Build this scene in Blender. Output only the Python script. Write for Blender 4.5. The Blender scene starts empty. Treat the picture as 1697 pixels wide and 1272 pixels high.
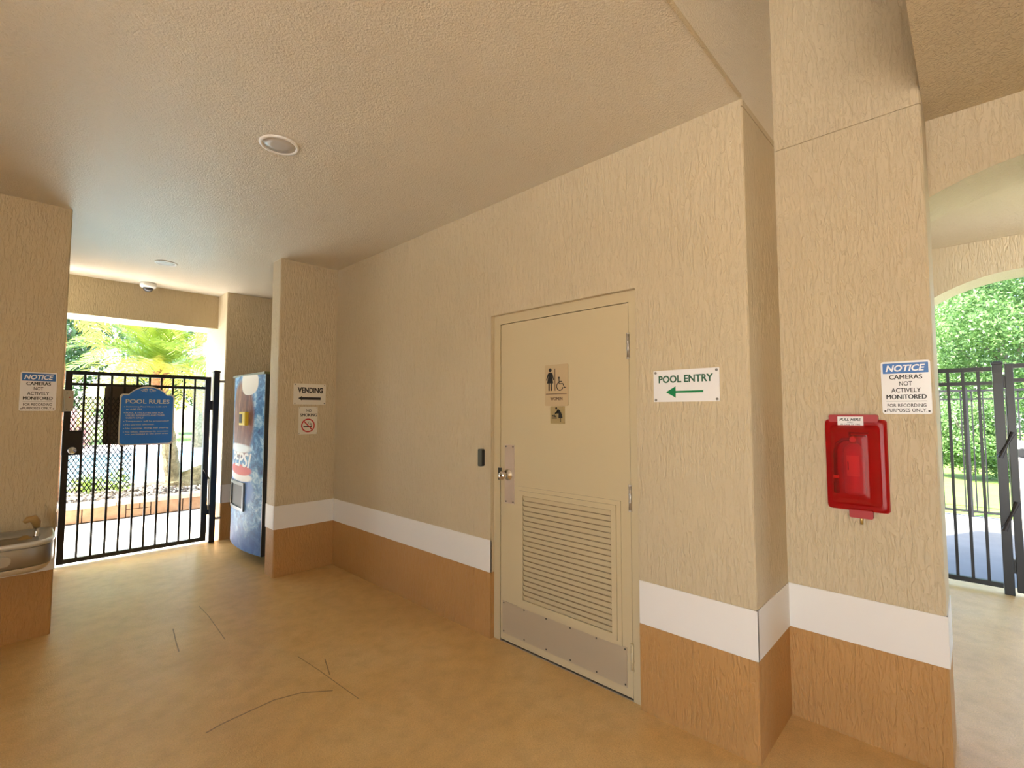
import bpy, bmesh, math, random
from mathutils import Matrix, Vector, Euler
rnd = random.Random(7)
S = bpy.context.scene
C = S.collection
PI = math.pi

# ------------------------------------------------------------------ camera
cam_d = bpy.data.cameras.new('camera'); cam = bpy.data.objects.new('camera', cam_d); C.objects.link(cam)
S.camera = cam
cam_d.sensor_fit = 'HORIZONTAL'; cam_d.sensor_width = 36.0
cam_d.lens = 36.0 * 796.0 / 1697.0
cam_d.clip_start = 0.02; cam_d.clip_end = 300
yaw = math.radians(43.7); pitch = math.atan(46 / 796.0)
cam.location = (0, 0, 1.5)
Fh = Vector((math.cos(yaw), math.sin(yaw), 0)); Zu = Vector((0, 0, 1))
fw = Fh * math.cos(pitch) + Zu * math.sin(pitch)
cam.rotation_euler = fw.to_track_quat('-Z', 'Y').to_euler()

# ------------------------------------------------------------------ world, sun, exposure
W = bpy.data.worlds.new('sky'); S.world = W; W.use_nodes = True
wn = W.node_tree.nodes; wl = W.node_tree.links
bg = wn['Background']
sky = wn.new('ShaderNodeTexSky'); sky.sky_type = 'NISHITA'; sky.sun_disc = False
SUN_EL = math.radians(56); SUN_AZ = math.radians(25)       # from -X, turned a little towards +Y
to_sun = Vector((-math.cos(SUN_EL) * math.cos(SUN_AZ), math.cos(SUN_EL) * math.sin(SUN_AZ), math.sin(SUN_EL)))
sky.sun_elevation = SUN_EL; sky.sun_rotation = math.atan2(to_sun.x, to_sun.y)
sky.dust_density = 2.0; sky.air_density = 1.0; sky.ozone_density = 1.0
wl.new(sky.outputs[0], bg.inputs[0]); bg.inputs[1].default_value = 0.55
sun_d = bpy.data.lights.new('sun', 'SUN'); sun_d.energy = 14.0; sun_d.angle = math.radians(0.6); sun_d.color = (1, .97, .92)
sun = bpy.data.objects.new('sun', sun_d); C.objects.link(sun); sun.location = (-10, 6, 20)
sun.rotation_euler = to_sun.to_track_quat('Z', 'Y').to_euler()
vs = S.view_settings; vs.view_transform = 'Standard'; vs.look = 'None'; vs.gamma = 1.0; vs.use_curve_mapping = False
vs.exposure = 1.5

# ------------------------------------------------------------------ materials
def new_mat(name):
    m = bpy.data.materials.new(name); m.use_nodes = True
    nt = m.node_tree; b = nt.nodes['Principled BSDF']
    return m, nt, b
def setp(b, **k):
    for n, v in k.items():
        b.inputs[n.replace('_', ' ')].default_value = v
def plain(name, col, rough=.5, metal=0.0, **k):
    m, nt, b = new_mat(name)
    b.inputs['Base Color'].default_value = (*col, 1); b.inputs['Roughness'].default_value = rough; b.inputs['Metallic'].default_value = metal
    for n, v in k.items(): b.inputs[n].default_value = v
    return m
def nd(nt, t, **k):
    n = nt.nodes.new(t)
    for a, v in k.items():
        if a.startswith('i_'):
            n.inputs[int(a[2:])].default_value = v
        else: setattr(n, a, v)
    return n
def ramp(nt, src, stops):
    r = nt.nodes.new('ShaderNodeValToRGB'); nt.links.new(src, r.inputs[0])
    e = r.color_ramp.elements
    while len(e) > 1: e.remove(e[-1])
    e[0].position = stops[0][0]; e[0].color = (*stops[0][1], 1)
    for p, c in stops[1:]:
        q = e.new(p); q.color = (*c, 1)
    return r.outputs[0]
def coords(nt, scale=(1, 1, 1), kind='pos'):
    if kind == 'pos': src = nd(nt, 'ShaderNodeNewGeometry').outputs['Position']
    else: src = nd(nt, 'ShaderNodeTexCoord').outputs['Object']
    mp = nd(nt, 'ShaderNodeMapping'); nt.links.new(src, mp.inputs[0]); mp.inputs['Scale'].default_value = scale
    return mp.outputs[0]
def noise(nt, vec, scale, detail=3, rough=.5, dist=0.0):
    n = nd(nt, 'ShaderNodeTexNoise'); nt.links.new(vec, n.inputs['Vector'])
    n.inputs['Scale'].default_value = scale; n.inputs['Detail'].default_value = detail
    n.inputs['Roughness'].default_value = rough; n.inputs['Distortion'].default_value = dist
    return n.outputs[0]
def mix(nt, fac, a, b, blend='MIX'):
    m = nd(nt, 'ShaderNodeMix', data_type='RGBA', blend_type=blend)
    for sock, v in ((m.inputs[0], fac), (m.inputs[6], a), (m.inputs[7], b)):
        if hasattr(v, 'is_linked') or isinstance(v, bpy.types.NodeSocket): nt.links.new(v, sock)
        else: sock.default_value = v if not isinstance(v, tuple) else (*v, 1)
    return m.outputs[2]
def math_(nt, op, a, b=0.0):
    m = nd(nt, 'ShaderNodeMath', operation=op)
    for s, v in ((m.inputs[0], a), (m.inputs[1], b)):
        if isinstance(v, bpy.types.NodeSocket): nt.links.new(v, s)
        else: s.default_value = v
    return m.outputs[0]
def bump(nt, b, h, strength, dist):
    n = nd(nt, 'ShaderNodeBump'); n.inputs['Strength'].default_value = strength; n.inputs['Distance'].default_value = dist
    nt.links.new(h, n.inputs['Height']); nt.links.new(n.outputs[0], b.inputs['Normal'])

TAN = (.575, .47, .30); ORANGE = (.50, .265, .085); WHITE = (.78, .75, .70)
def wall_mat(name, dado=True):
    m, nt, b = new_mat(name)
    v = coords(nt, (1, 1, .22)); n1 = noise(nt, v, 56, 3, .55, 1.1)
    v2 = coords(nt, (1, 1, .6)); n2 = noise(nt, v2, 17, 2, .5, .6)
    r1 = ramp(nt, n1, [(.38, (0, 0, 0)), (.56, (1, 1, 1))])
    hgt = math_(nt, 'ADD', math_(nt, 'MULTIPLY', r1, .7), math_(nt, 'MULTIPLY', n2, .6))
    bump(nt, b, hgt, .65, .006)
    col = ramp(nt, noise(nt, coords(nt), 1.3, 4, .6), [(.3, tuple(c * .93 for c in TAN)), (.7, TAN)])
    if dado:
        z = nd(nt, 'ShaderNodeSeparateXYZ'); g = nd(nt, 'ShaderNodeNewGeometry'); nt.links.new(g.outputs['Position'], z.inputs[0])
        low = math_(nt, 'LESS_THAN', z.outputs[2], .43)
        oc = ramp(nt, noise(nt, coords(nt), 2.3, 4, .6), [(.3, tuple(c * .9 for c in ORANGE)), (.7, ORANGE)])
        col = mix(nt, low, col, oc)
    nt.links.new(col, b.inputs['Base Color']); b.inputs['Roughness'].default_value = .55
    return m
M = {}
M['wall'] = wall_mat('stucco_tan')
def ceil_mat():
    m, nt, b = new_mat('ceiling_texture')
    n1 = noise(nt, coords(nt), 115, 3, .6, .4)
    bump(nt, b, ramp(nt, n1, [(.35, (0, 0, 0)), (.65, (1, 1, 1))]), .5, .006)
    col = ramp(nt, noise(nt, coords(nt), 1.0, 4, .6), [(.3, (.66, .58, .45)), (.7, (.71, .63, .49))])
    nt.links.new(col, b.inputs['Base Color']); b.inputs['Roughness'].default_value = .30; b.inputs['Specular IOR Level'].default_value = .8
    return m
M['ceiling'] = ceil_mat()
def floor_mat():
    m, nt, b = new_mat('coated_concrete')
    v = coords(nt)
    big = noise(nt, v, 1.1, 5, .6, .3); mid = noise(nt, v, 9, 4, .65); fine = noise(nt, v, 160, 2, .6)
    c1 = ramp(nt, big, [(.3, (.66, .42, .16)), (.52, (.76, .50, .20)), (.72, (.78, .56, .27))])
    c2 = mix(nt, ramp(nt, mid, [(.42, (0, 0, 0)), (.8, (.45, .45, .45))]), c1, (.42, .27, .12))
    c3 = mix(nt, ramp(nt, fine, [(.35, (.4, .4, .4)), (.6, (0, 0, 0))]), c2, (.46, .28, .11))
    nt.links.new(c3, b.inputs['Base Color'])
    rr = nd(nt, 'ShaderNodeMapRange'); nt.links.new(mid, rr.inputs[0]); rr.inputs[3].default_value = .26; rr.inputs[4].default_value = .46
    nt.links.new(rr.outputs[0], b.inputs['Roughness'])
    bump(nt, b, math_(nt, 'ADD', fine, math_(nt, 'MULTIPLY', noise(nt, v, 60, 2), .8)), .35, .004)
    return m
M['floor'] = floor_mat()
M['band'] = plain('white_band_paint', WHITE, .5)
M['door'] = plain('cream_door_paint', (.56, .46, .28), .38)
M['gap'] = plain('dark_gap', (.02, .018, .015), .8)
M['steel'] = plain('satin_steel', (.68, .57, .47), .36, .55)
M['dull_steel'] = plain('dull_steel_plate', (.50, .42, .30), .42, .3)
M['bright_steel'] = plain('bright_steel', (.75, .75, .74), .18, 1.0)
M['zinc'] = plain('zinc_hinge', (.50, .47, .42), .4, .8)
M['black'] = plain('black_gate_paint', (.012, .012, .014), .35)
M['dark_plastic'] = plain('dark_plastic', (.03, .03, .028), .4)
M['ink'] = plain('black_print', (.012, .012, .012), .5)
M['sign_white'] = plain('white_sign_plastic', (.80, .79, .78), .25)
M['sign_cream'] = plain('pale_sign_plastic', (.72, .68, .58), .35)
M['sign_tan'] = plain('tan_sign_plastic', (.50, .37, .21), .45)
M['sign_olive'] = plain('brassy_sign_plate', (.42, .33, .16), .35, .3)
M['brown_ink'] = plain('brown_print', (.10, .055, .03), .5)
M['sign_blue'] = plain('blue_sign_face', (.03, .26, .95), .35)
M['notice_blue'] = plain('notice_blue_print', (.03, .15, .46), .35)
M['green'] = plain('green_print', (.0, .20, .055), .5)
M['green_dark'] = plain('dark_green_print', (.015, .10, .05), .5)
M['red_print'] = plain('red_print', (.50, .03, .03), .5)
M['white_print'] = plain('white_print', (.85, .86, .88), .45)
M['screw'] = plain('screw_metal', (.25, .24, .22), .4, .8)
M['dark_screw'] = plain('dark_screw', (.06, .05, .04), .5, .3)
M['white_plastic'] = plain('white_plastic', (.80, .79, .76), .3)
M['lens_grey'] = plain('frosted_lens', (.50, .48, .45), .3)
M['smoke_dome'] = plain('smoked_dome', (.06, .06, .07), .08)
M['beige_box'] = plain('beige_box_plastic', (.66, .60, .50), .4)
M['ext_red'] = plain('extinguisher_red', (.62, .02, .015), .3)
M['ext_label'] = plain('extinguisher_label', (.85, .30, .22), .4)
M['hose'] = plain('black_hose', (.02, .015, .015), .5)
M['brass'] = plain('brass', (.55, .42, .16), .3, 1.0)
M['amber'] = plain('amber_bubbler_plastic', (.42, .27, .10), .3)
M['trim_cream'] = plain('cream_strip', (.62, .52, .36), .4)
M['concrete'] = None
def tinted_cover():
    m, nt, b = new_mat('red_translucent_plastic')
    out = nt.nodes['Material Output']
    setp(b, Roughness=.22); b.inputs['Base Color'].default_value = (.42, .012, .014, 1)
    tr = nd(nt, 'ShaderNodeBsdfTransparent'); tr.inputs[0].default_value = (1.0, .10, .08, 1)
    mx = nd(nt, 'ShaderNodeMixShader'); mx.inputs[0].default_value = .42
    nt.links.new(tr.outputs[0], mx.inputs[1]); nt.links.new(b.outputs[0], mx.inputs[2]); nt.links.new(mx.outputs[0], out.inputs[0])
    return m
M['red_cover'] = tinted_cover()
M['red_tray'] = plain('red_tray_plastic', (.36, .010, .011), .45)
def noisy(name, stops, scale, rough=.8, bscale=None, bstr=.4, bdist=.01, detail=4):
    m, nt, b = new_mat(name)
    nt.links.new(ramp(nt, noise(nt, coords(nt), scale, detail, .65), stops), b.inputs['Base Color']); b.inputs['Roughness'].default_value = rough
    if bscale: bump(nt, b, noise(nt, coords(nt), bscale, 3, .6), bstr, bdist)
    return m
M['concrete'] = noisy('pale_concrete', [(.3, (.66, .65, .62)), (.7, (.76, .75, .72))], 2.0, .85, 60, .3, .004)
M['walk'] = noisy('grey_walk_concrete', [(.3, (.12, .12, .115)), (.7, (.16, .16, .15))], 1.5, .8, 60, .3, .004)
M['grass'] = noisy('lawn', [(.3, (.10, .18, .02)), (.7, (.19, .28, .04))], 3.0, .9, 90, .8, .03)
M['soil'] = noisy('mulch_soil', [(.3, (.10, .07, .05)), (.7, (.22, .17, .13))], 14.0, .95, 40, .8, .03)
M['stone'] = noisy('sandstone', [(.3, (.30, .165, .085)), (.7, (.42, .26, .15))], 6.0, .85, 40, .5, .006)
M['stone_cap'] = noisy('sandstone_cap', [(.3, (.42, .31, .22)), (.7, (.52, .40, .30))], 5.0, .85, 40, .4, .005)
M['mortar'] = plain('mortar', (.12, .08, .055), .95)
M['chip_a'] = plain('pale_chip', (.42, .38, .33), .9); M['chip_b'] = plain('dark_chip', (.14, .11, .09), .9)
M['trunk'] = noisy('palm_trunk', [(.35, (.16, .13, .07)), (.65, (.32, .27, .16))], 14.0, .95, 30, .9, .03)
M['trunk_red'] = noisy('fibrous_trunk', [(.35, (.22, .09, .04)), (.65, (.40, .19, .09))], 18.0, .95, 30, .9, .03)
M['bark'] = noisy('grey_bark', [(.35, (.16, .13, .10)), (.65, (.34, .29, .24))], 10.0, .95, 30, .9, .03)
def leaf(name, a, b2, trans=.35):
    m, nt, b = new_mat(name)
    oi = nd(nt, 'ShaderNodeObjectInfo')
    n = noise(nt, coords(nt), 1.7, 3, .6)
    nt.links.new(ramp(nt, n, [(.3, a), (.7, b2)]), b.inputs['Base Color']); b.inputs['Roughness'].default_value = .45
    tl = nd(nt, 'ShaderNodeBsdfTranslucent'); nt.links.new(ramp(nt, n, [(.3, a), (.7, b2)]), tl.inputs[0])
    mx = nd(nt, 'ShaderNodeMixShader'); mx.inputs[0].default_value = trans
    nt.links.new(b.outputs[0], mx.inputs[1]); nt.links.new(tl.outputs[0], mx.inputs[2]); nt.links.new(mx.outputs[0], nt.nodes['Material Output'].inputs[0])
    return m
M['frond'] = leaf('palm_frond_green', (.20, .32, .03), (.36, .45, .06), .4)
M['frond_old'] = leaf('palm_frond_yellow', (.42, .38, .05), (.55, .48, .09), .4)
M['leaf_mid'] = leaf('leaf_mid_green', (.07, .15, .04), (.16, .27, .08))
M['leaf_light'] = leaf('leaf_light_green', (.20, .31, .05), (.32, .42, .09))
M['leaf_dark'] = leaf('leaf_dark_green', (.05, .11, .04), (.11, .19, .07))
M['leaf_pink'] = leaf('leaf_pink_flowers', (.55, .28, .28), (.62, .40, .33))
def water():
    m, nt, b = new_mat('pool_water')
    b.inputs['Base Color'].default_value = (.30, .66, .78, 1); b.inputs['Roughness'].default_value = .12
    bump(nt, b, noise(nt, coords(nt), 3.0, 3), .25, .05)
    return m
M['water'] = water()

# ------------------------------------------------------------------ mesh helpers
def link(o, parent=None):
    C.objects.link(o)
    if parent: o.parent = parent
    return o
def obj(name, bm, mat, parent=None, smooth=False, loc=None, rot=None):
    bmesh.ops.recalc_face_normals(bm, faces=bm.faces[:])
    me = bpy.data.meshes.new(name); bm.to_mesh(me); bm.free()
    for m in (mat if isinstance(mat, (list, tuple)) else [mat]): me.materials.append(m)
    if smooth:
        for p in me.polygons: p.use_smooth = True
    o = bpy.data.objects.new(name, me)
    if loc is not None: o.location = loc
    if rot is not None: o.rotation_euler = rot
    return link(o, parent)
def tag(o, label, cat, group=None, kind=None):
    o['label'] = label; o['category'] = cat
    if group: o['group'] = group
    if kind: o['kind'] = kind
    return o
def thing(name, label, cat, loc=(0, 0, 0), rot=(0, 0, 0), group=None):
    o = bpy.data.objects.new(name, None); o.empty_display_size = .1
    o.location = loc; o.rotation_euler = rot; C.objects.link(o)
    return tag(o, label, cat, group)
def struct(o): o['kind'] = 'structure'; return o
def B(*boxes, bev=0.0):
    bm = bmesh.new()
    for b in boxes: add_box(bm, *b, bev=bev)
    return bm
def add_box(bm, x0, x1, y0, y1, z0, z1, bev=0.0):
    vs_ = [bm.verts.new((x, y, z)) for x in (x0, x1) for y in (y0, y1) for z in (z0, z1)]
    F = [(0, 1, 3, 2), (4, 6, 7, 5), (0, 4, 5, 1), (2, 3, 7, 6), (0, 2, 6, 4), (1, 5, 7, 3)]
    fs = [bm.faces.new([vs_[i] for i in f]) for f in F]
    if bev:
        ed = list({e for f in fs for e in f.edges})
        bmesh.ops.bevel(bm, geom=ed, offset=bev, segments=2, affect='EDGES', profile=.5)
def add_prism(bm, pts, z0, z1, axes='xyz'):
    def P(a, b, c):
        d = dict(zip(axes, (a, b, c))); return (d['x'], d['y'], d['z'])
    lo = [bm.verts.new(P(a, b, z0)) for a, b in pts]; hi = [bm.verts.new(P(a, b, z1)) for a, b in pts]
    n = len(pts)
    bm.faces.new(lo); bm.faces.new(hi)
    for i in range(n): bm.faces.new((lo[i], lo[(i + 1) % n], hi[(i + 1) % n], hi[i]))
def prism(pts, z0, z1, axes='xyz'):
    bm = bmesh.new(); add_prism(bm, pts, z0, z1, axes); return bm
def add_tube(bm, path, r, n=8, caps=True):
    path = [Vector(p) for p in path]; rs = r if isinstance(r, (list, tuple)) else [r] * len(path)
    rings = []; prev = None
    for i, p in enumerate(path):
        t = (path[min(i + 1, len(path) - 1)] - path[max(i - 1, 0)]).normalized()
        if prev is None:
            a = t.orthogonal().normalized()
        else:
            a = (prev - t * prev.dot(t)).normalized()
        prev = a; b = t.cross(a)
        rings.append([bm.verts.new(p + (a * math.cos(k * 2 * PI / n) + b * math.sin(k * 2 * PI / n)) * rs[i]) for k in range(n)])
    for i in range(len(rings) - 1):
        for k in range(n): bm.faces.new((rings[i][k], rings[i][(k + 1) % n], rings[i + 1][(k + 1) % n], rings[i + 1][k]))
    if caps: bm.faces.new(rings[0]); bm.faces.new(rings[-1])
def tube(path, r, n=8): bm = bmesh.new(); add_tube(bm, path, r, n); return bm
def add_lathe(bm, prof, n=24, c=(0, 0, 0), axis='z'):
    rings = []
    for r, h in prof:
        ring = []
        for k in range(n):
            a = 2 * PI * k / n; p = (max(r, 1e-5) * math.cos(a), max(r, 1e-5) * math.sin(a), h)
            if axis == 'y': p = (p[0], p[2], p[1])
            ring.append(bm.verts.new((p[0] + c[0], p[1] + c[1], p[2] + c[2])))
        rings.append(ring)
    for i in range(len(rings) - 1):
        for k in range(n): bm.faces.new((rings[i][k], rings[i][(k + 1) % n], rings[i + 1][(k + 1) % n], rings[i + 1][k]))
    bm.faces.new(rings[0]); bm.faces.new(rings[-1])
def lathe(prof, n=24, c=(0, 0, 0), axis='z'): bm = bmesh.new(); add_lathe(bm, prof, n, c, axis); return bm
def rrect(w, h, r, n=5, cx=0, cy=0):
    pts = []
    for sx, sy, a0 in ((1, 1, 0), (-1, 1, 90), (-1, -1, 180), (1, -1, 270)):
        for k in range(n + 1):
            a = math.radians(a0 + 90 * k / n)
            pts.append((cx + sx * (w / 2 - r) + r * math.cos(a), cy + sy * (h / 2 - r) + r * math.sin(a)))
    return pts
def arc_pts(cx, cy, r, a0, a1, n): return [(cx + r * math.cos(math.radians(a0 + (a1 - a0) * k / n)), cy + r * math.sin(math.radians(a0 + (a1 - a0) * k / n))) for k in range(n + 1)]
def stroke(pts, w):          # flat ribbon polygon along a polyline
    L = []; R = []
    for i, p in enumerate(pts):
        a = pts[max(i - 1, 0)]; b = pts[min(i + 1, len(pts) - 1)]
        dx, dy = b[0] - a[0], b[1] - a[1]; l = math.hypot(dx, dy) or 1
        nx, ny = -dy / l * w / 2, dx / l * w / 2
        L.append((p[0] + nx, p[1] + ny)); R.append((p[0] - nx, p[1] - ny))
    return L, R
def add_stroke(bm, pts, w, z, t=.0006):
    L, R = stroke(pts, w)
    for i in range(len(pts) - 1): add_prism(bm, [L[i], L[i + 1], R[i + 1], R[i]], z, z + t)
def text_mesh(body, w=None, h=None, bold=0.0, shear=0.0, space=1.0, align='CENTER', lines=1.0):
    cu = bpy.data.curves.new('lettering', 'FONT'); cu.body = body; cu.size = 1; cu.offset = 0 if 'M' in body else bold; cu.shear = shear
    cu.space_character = space; cu.align_x = align; cu.space_line = lines; cu.extrude = .002; cu.resolution_u = 3
    o = bpy.data.objects.new('lettering', cu); C.objects.link(o)
    dg = bpy.context.evaluated_depsgraph_get(); dg.update()
    me = bpy.data.meshes.new_from_object(o.evaluated_get(dg)); bpy.data.objects.remove(o); bpy.data.curves.remove(cu)
    xs = [v.co.x for v in me.vertices]; ys = [v.co.y for v in me.vertices]
    x0, x1, y0, y1 = min(xs), max(xs), min(ys), max(ys)
    sx = w / (x1 - x0) if w else None; sy = h / (y1 - y0) if h else None
    sx = sx or sy; sy = sy or sx
    for v in me.vertices:
        v.co = ((v.co.x - (x0 + x1) / 2) * sx, (v.co.y - (y0 + y1) / 2) * sy, .0003 if v.co.z > 0 else -.0003)
    if 'M' in body and bold > 0:
        bm = bmesh.new(); bm.from_mesh(me); src = bm.verts[:] + bm.edges[:] + bm.faces[:]
        sh = .028 * sy
        for dx in (-sh, sh):
            q = bmesh.ops.duplicate(bm, geom=src)['geom']
            for v in q:
                if isinstance(v, bmesh.types.BMVert): v.co.x += dx; v.co.z += .00005 * (1 if dx > 0 else -1)
        bm.to_mesh(me); bm.free()
    return me
def text(parent, body, x, y, z, mat, **k):
    me = text_mesh(body, **k); me.materials.clear(); me.materials.append(mat); me.name = 'lettering'
    o = bpy.data.objects.new('lettering', me); o.location = (x, y, z); return link(o, parent)
# wall frames: local x = right as seen, local y = up, local z = out of the wall
def rot_of(u, v, n): return Matrix((u, v, n)).transposed().to_euler()
R_MAIN = rot_of((0, -1, 0), (0, 0, 1), (-1, 0, 0))      # faces -X
R_BACK = rot_of((1, 0, 0), (0, 0, 1), (0, -1, 0))       # faces -Y
def plate(parent, name, pts, z0, z1, mat): return obj(name, prism(pts, z0, z1), mat, parent)
def screws(parent, spots, z, mat, r=.006, name='screw'):
    for x, y in spots:
        obj(name, lathe([(r, 0), (r, .0015), (r * .6, .003)], 10), mat, parent, loc=(x, y, z))

# ------------------------------------------------------------------ the setting
CZ = 2.935; XW = 2.265; XP = 2.755; HALL = 4.2
struct(obj('floor', B((-4.3, 6.0, -2.8, 6.45, -.25, 0)), M['floor']))
def rounded(pts, idx, r=.012):
    out = []
    n = len(pts)
    for i, p in enumerate(pts):
        if i not in idx: out.append(p); continue
        a = Vector(pts[i - 1]) - Vector(p); b = Vector(pts[(i + 1) % n]) - Vector(p); a.normalize(); b.normalize()
        c = Vector(p) + (a + b) * r
        p0 = Vector(p) + a * r; p1 = Vector(p) + b * r
        for t in (0, .33, .67, 1):
            q = (p0 * (1 - t) + p1 * t) - c; q.normalize(); out.append(tuple(c + q * r))
    return out
wr = rounded([(XW, .705), (XW, 1.265), (2.40, 1.265), (2.40, 2.363), (XW, 2.363), (XW, 4.615), (1.705, 4.615), (1.705, 4.82), (XP, 4.82), (XP, .705)], (0, 6, 7))
bm = bmesh.new()
add_prism(bm, wr, 0, 2.898); add_prism(bm, [(x, max(y, .713)) for x, y in wr], 2.898, 2.905); add_prism(bm, wr, 2.905, CZ)
add_box(bm, XW, 2.40, 1.265, 2.363, 2.155, CZ)
wall_right = struct(obj('wall_right', bm, M['wall']))
pil = rounded([(XP, .11), (XP, .705), (3.08, .705), (3.08, .11)], (0,))
bm = bmesh.new(); add_prism(bm, pil, 0, 2.872); add_prism(bm, [(max(x, XP + .007), max(y, .117)) for x, y in pil], 2.872, 2.879); add_prism(bm, pil, 2.879, HALL)
struct(obj('wall_pilaster', bm, M['wall']))
struct(obj('wall_gate', prism(rounded([(1.76, 6.416), (1.76, 7.2), (2.95, 7.2), (2.95, 6.416)], (0,)), 0, CZ), M['wall']))
struct(obj('wall_recess', B((XP, 2.95, 4.6, 6.416, 0, CZ)), M['wall']))
struct(obj('wall_beam', B((-3, 1.76, 6.75, 7.2, 2.528, CZ)), M['wall']))
struct(obj('wall_left', prism(rounded([(.257, 4.57), (.257, 6.38), (-3, 6.38), (-3, 4.57)], (0,)), 0, CZ), M['wall']))
struct(obj('wall_far_unseen', B((-3.2, -3, .705, 4.57, 0, CZ), (-4, -3, .705, .9, 0, HALL)), M['wall']))  # unseen wall, added to shut light out of the alcove's left side
struct(obj('wall_front_unseen', B((-4, 3.08, -2.8, -2.6, 0, HALL), (-4.3, -4, -2.8, .9, 2.65, HALL)), M['wall']))  # unseen wall and beam, added to narrow the daylight and sun entering the hall
AY, AR, AZ = -.38, 1.15, 1.51
def arch(x0, x1):
    pts = [(1.2, 0), (1.2, CZ), (-2.6, CZ), (-2.6, 0), (AY - AR, 0)] + arc_pts(AY, AZ, AR, 180, 0, 28) + [(AY + AR, 0)]
    bm = bmesh.new()
    # piers and spandrel as strips so every face stays convex
    add_box(bm, x0, x1, AY + AR, 1.2, 0, CZ); add_box(bm, x0, x1, -2.6, AY - AR, 0, CZ)
    ap = arc_pts(AY, AZ, AR, 180, 0, 40)
    for (a, za), (b, zb) in zip(ap, ap[1:]): add_prism(bm, [(a, za), (b, zb), (b, CZ), (a, CZ)], x0, x1, 'yzx')
    return struct(obj('wall_arch', bm, M['wall']))
arch(3.08, 3.48); arch(5.6, 6.0)
struct(obj('wall_side', B((3.48, 5.6, 1.0, 1.2, 0, CZ)), M['wall']))
struct(obj('ceiling', prism([(-3, .705), (XP, .705), (XP, 4.6), (2.95, 4.6), (2.95, 7.2), (-3, 7.2)], CZ, HALL), M['ceiling']))
struct(obj('ceiling', prism([(1.9, -2.6), (6.0, -2.6), (6.0, 1.2), (3.08, 1.2), (3.08, .11), (1.9, .11)], CZ, HALL), M['wall']))
struct(obj('ceiling', B((-4, 3.08, -2.6, .9, HALL, HALL + .2)), M['ceiling']))  # last one is the unseen hall roof, made up to steer the light
# white painted bands
t = .004; z0, z1 = .43, .642
def band(name, *boxes): return struct(obj(name, B(*boxes), M['band']))
band('trim_1', (XW - t, XW + .01, 2.363, 4.615, z0, z1), (1.705 - t, XW, 4.615 - t, 4.625, z0, z1), (1.705 - t, 1.715, 4.615, 4.82, z0, z1))
band('trim_2', (XW - t, XW + .01, .705 - t, 1.262, z0, z1), (XW, XP, .705 - t, .715, z0, z1))
band('trim_3', (XP - t, XP + .01, .11 - t, .705, z0, z1), (XP, 3.08, .11 - t, .12, z0, z1))
band('trim_4', (1.76 - t, 1.77, 6.416 - t, 7.2, z0, z1), (1.76, 2.95, 6.416 - t, 6.43, z0, z1))
band('trim_5', (-3, .257 + t, 4.57 - t, 4.58, z0, z1), (.25, .257 + t, 4.57, 6.38, z0, z1))
# bead along the lower edge of the dropped ceiling
struct(obj('trim_6', B((-3, XW - .02, .700, .712, CZ - .006, CZ + .004)), M['wall']))
# scuffs on the floor
def scuff(pts, w):
    bm = bmesh.new(); L, R = stroke(pts, w); n = len(pts)
    lv = [bm.verts.new((*p, .0006)) for p in L]; rv = [bm.verts.new((*p, .0006)) for p in R]
    for i in range(n - 1): bm.faces.new((lv[i], lv[i + 1], rv[i + 1], rv[i]))
    o = obj('scuff_mark', bm, M['scuff'], bpy.data.objects['floor'])
M['scuff'] = plain('scuff_rubber', (.30, .20, .10), .5)
scuff([(.70, 2.65), (.77, 2.67), (.89, 2.68), (1.02, 2.69), (1.15, 2.65), (1.27, 2.55)], .009)
scuff([(1.29, 3.05), (1.31, 2.80), (1.32, 2.57), (1.33, 2.38)], .005)
scuff([(1.39, 2.90), (1.33, 2.71)], .006)
scuff([(.85, 4.06), (.82, 3.83), (.80, 3.65)], .007)
scuff([(1.08, 4.39), (1.08, 4.13), (1.05, 3.62)], .005)
# ------------------------------------------------------------------ outdoors ground
struct(obj('pavement', B((-40, 14, 6.45, 8.72, -.25, -.004)), M['concrete']))
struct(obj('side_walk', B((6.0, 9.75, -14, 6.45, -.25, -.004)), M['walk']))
struct(obj('lawn', B((9.75, 60, -50, 6.45, -.25, -.01)), M['grass']))
struct(obj('courtyard', B((-40, 6.0, -40, -2.8, -.25, -.004), (-40, -4.3, -2.8, 6.45, -.25, -.004)), M['concrete']))  # unseen ground, kept pale so it bounces daylight indoors
struct(obj('planting_bed', B((-14, 16, 8.95, 10.55, -.25, .20)), M['soil']))
struct(obj('pool_deck', B((-14, 20, 10.55, 10.95, -.25, .26), (-14, 20, 18.5, 23.5, -.25, .26), (-14, -2.5, 10.95, 18.5, -.25, .26), (9, 20, 10.95, 18.5, -.25, .26)), M['concrete']))
struct(obj('pool_water', B((-2.5, 9, 10.95, 18.5, -.2, .17)), M['water']))
struct(obj('back_lawn', B((-40, 40, 23.5, 60, -.25, .22)), M['grass']))

# ------------------------------------------------------------------ restroom door
d = bpy.data.objects.new('door_1', None); d.location = (XW, 1.814, 0); d.rotation_euler = R_MAIN; C.objects.link(d)
struct(d); d['label'] = 'cream metal restroom door with louvred vent and steel kick plate'
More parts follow.
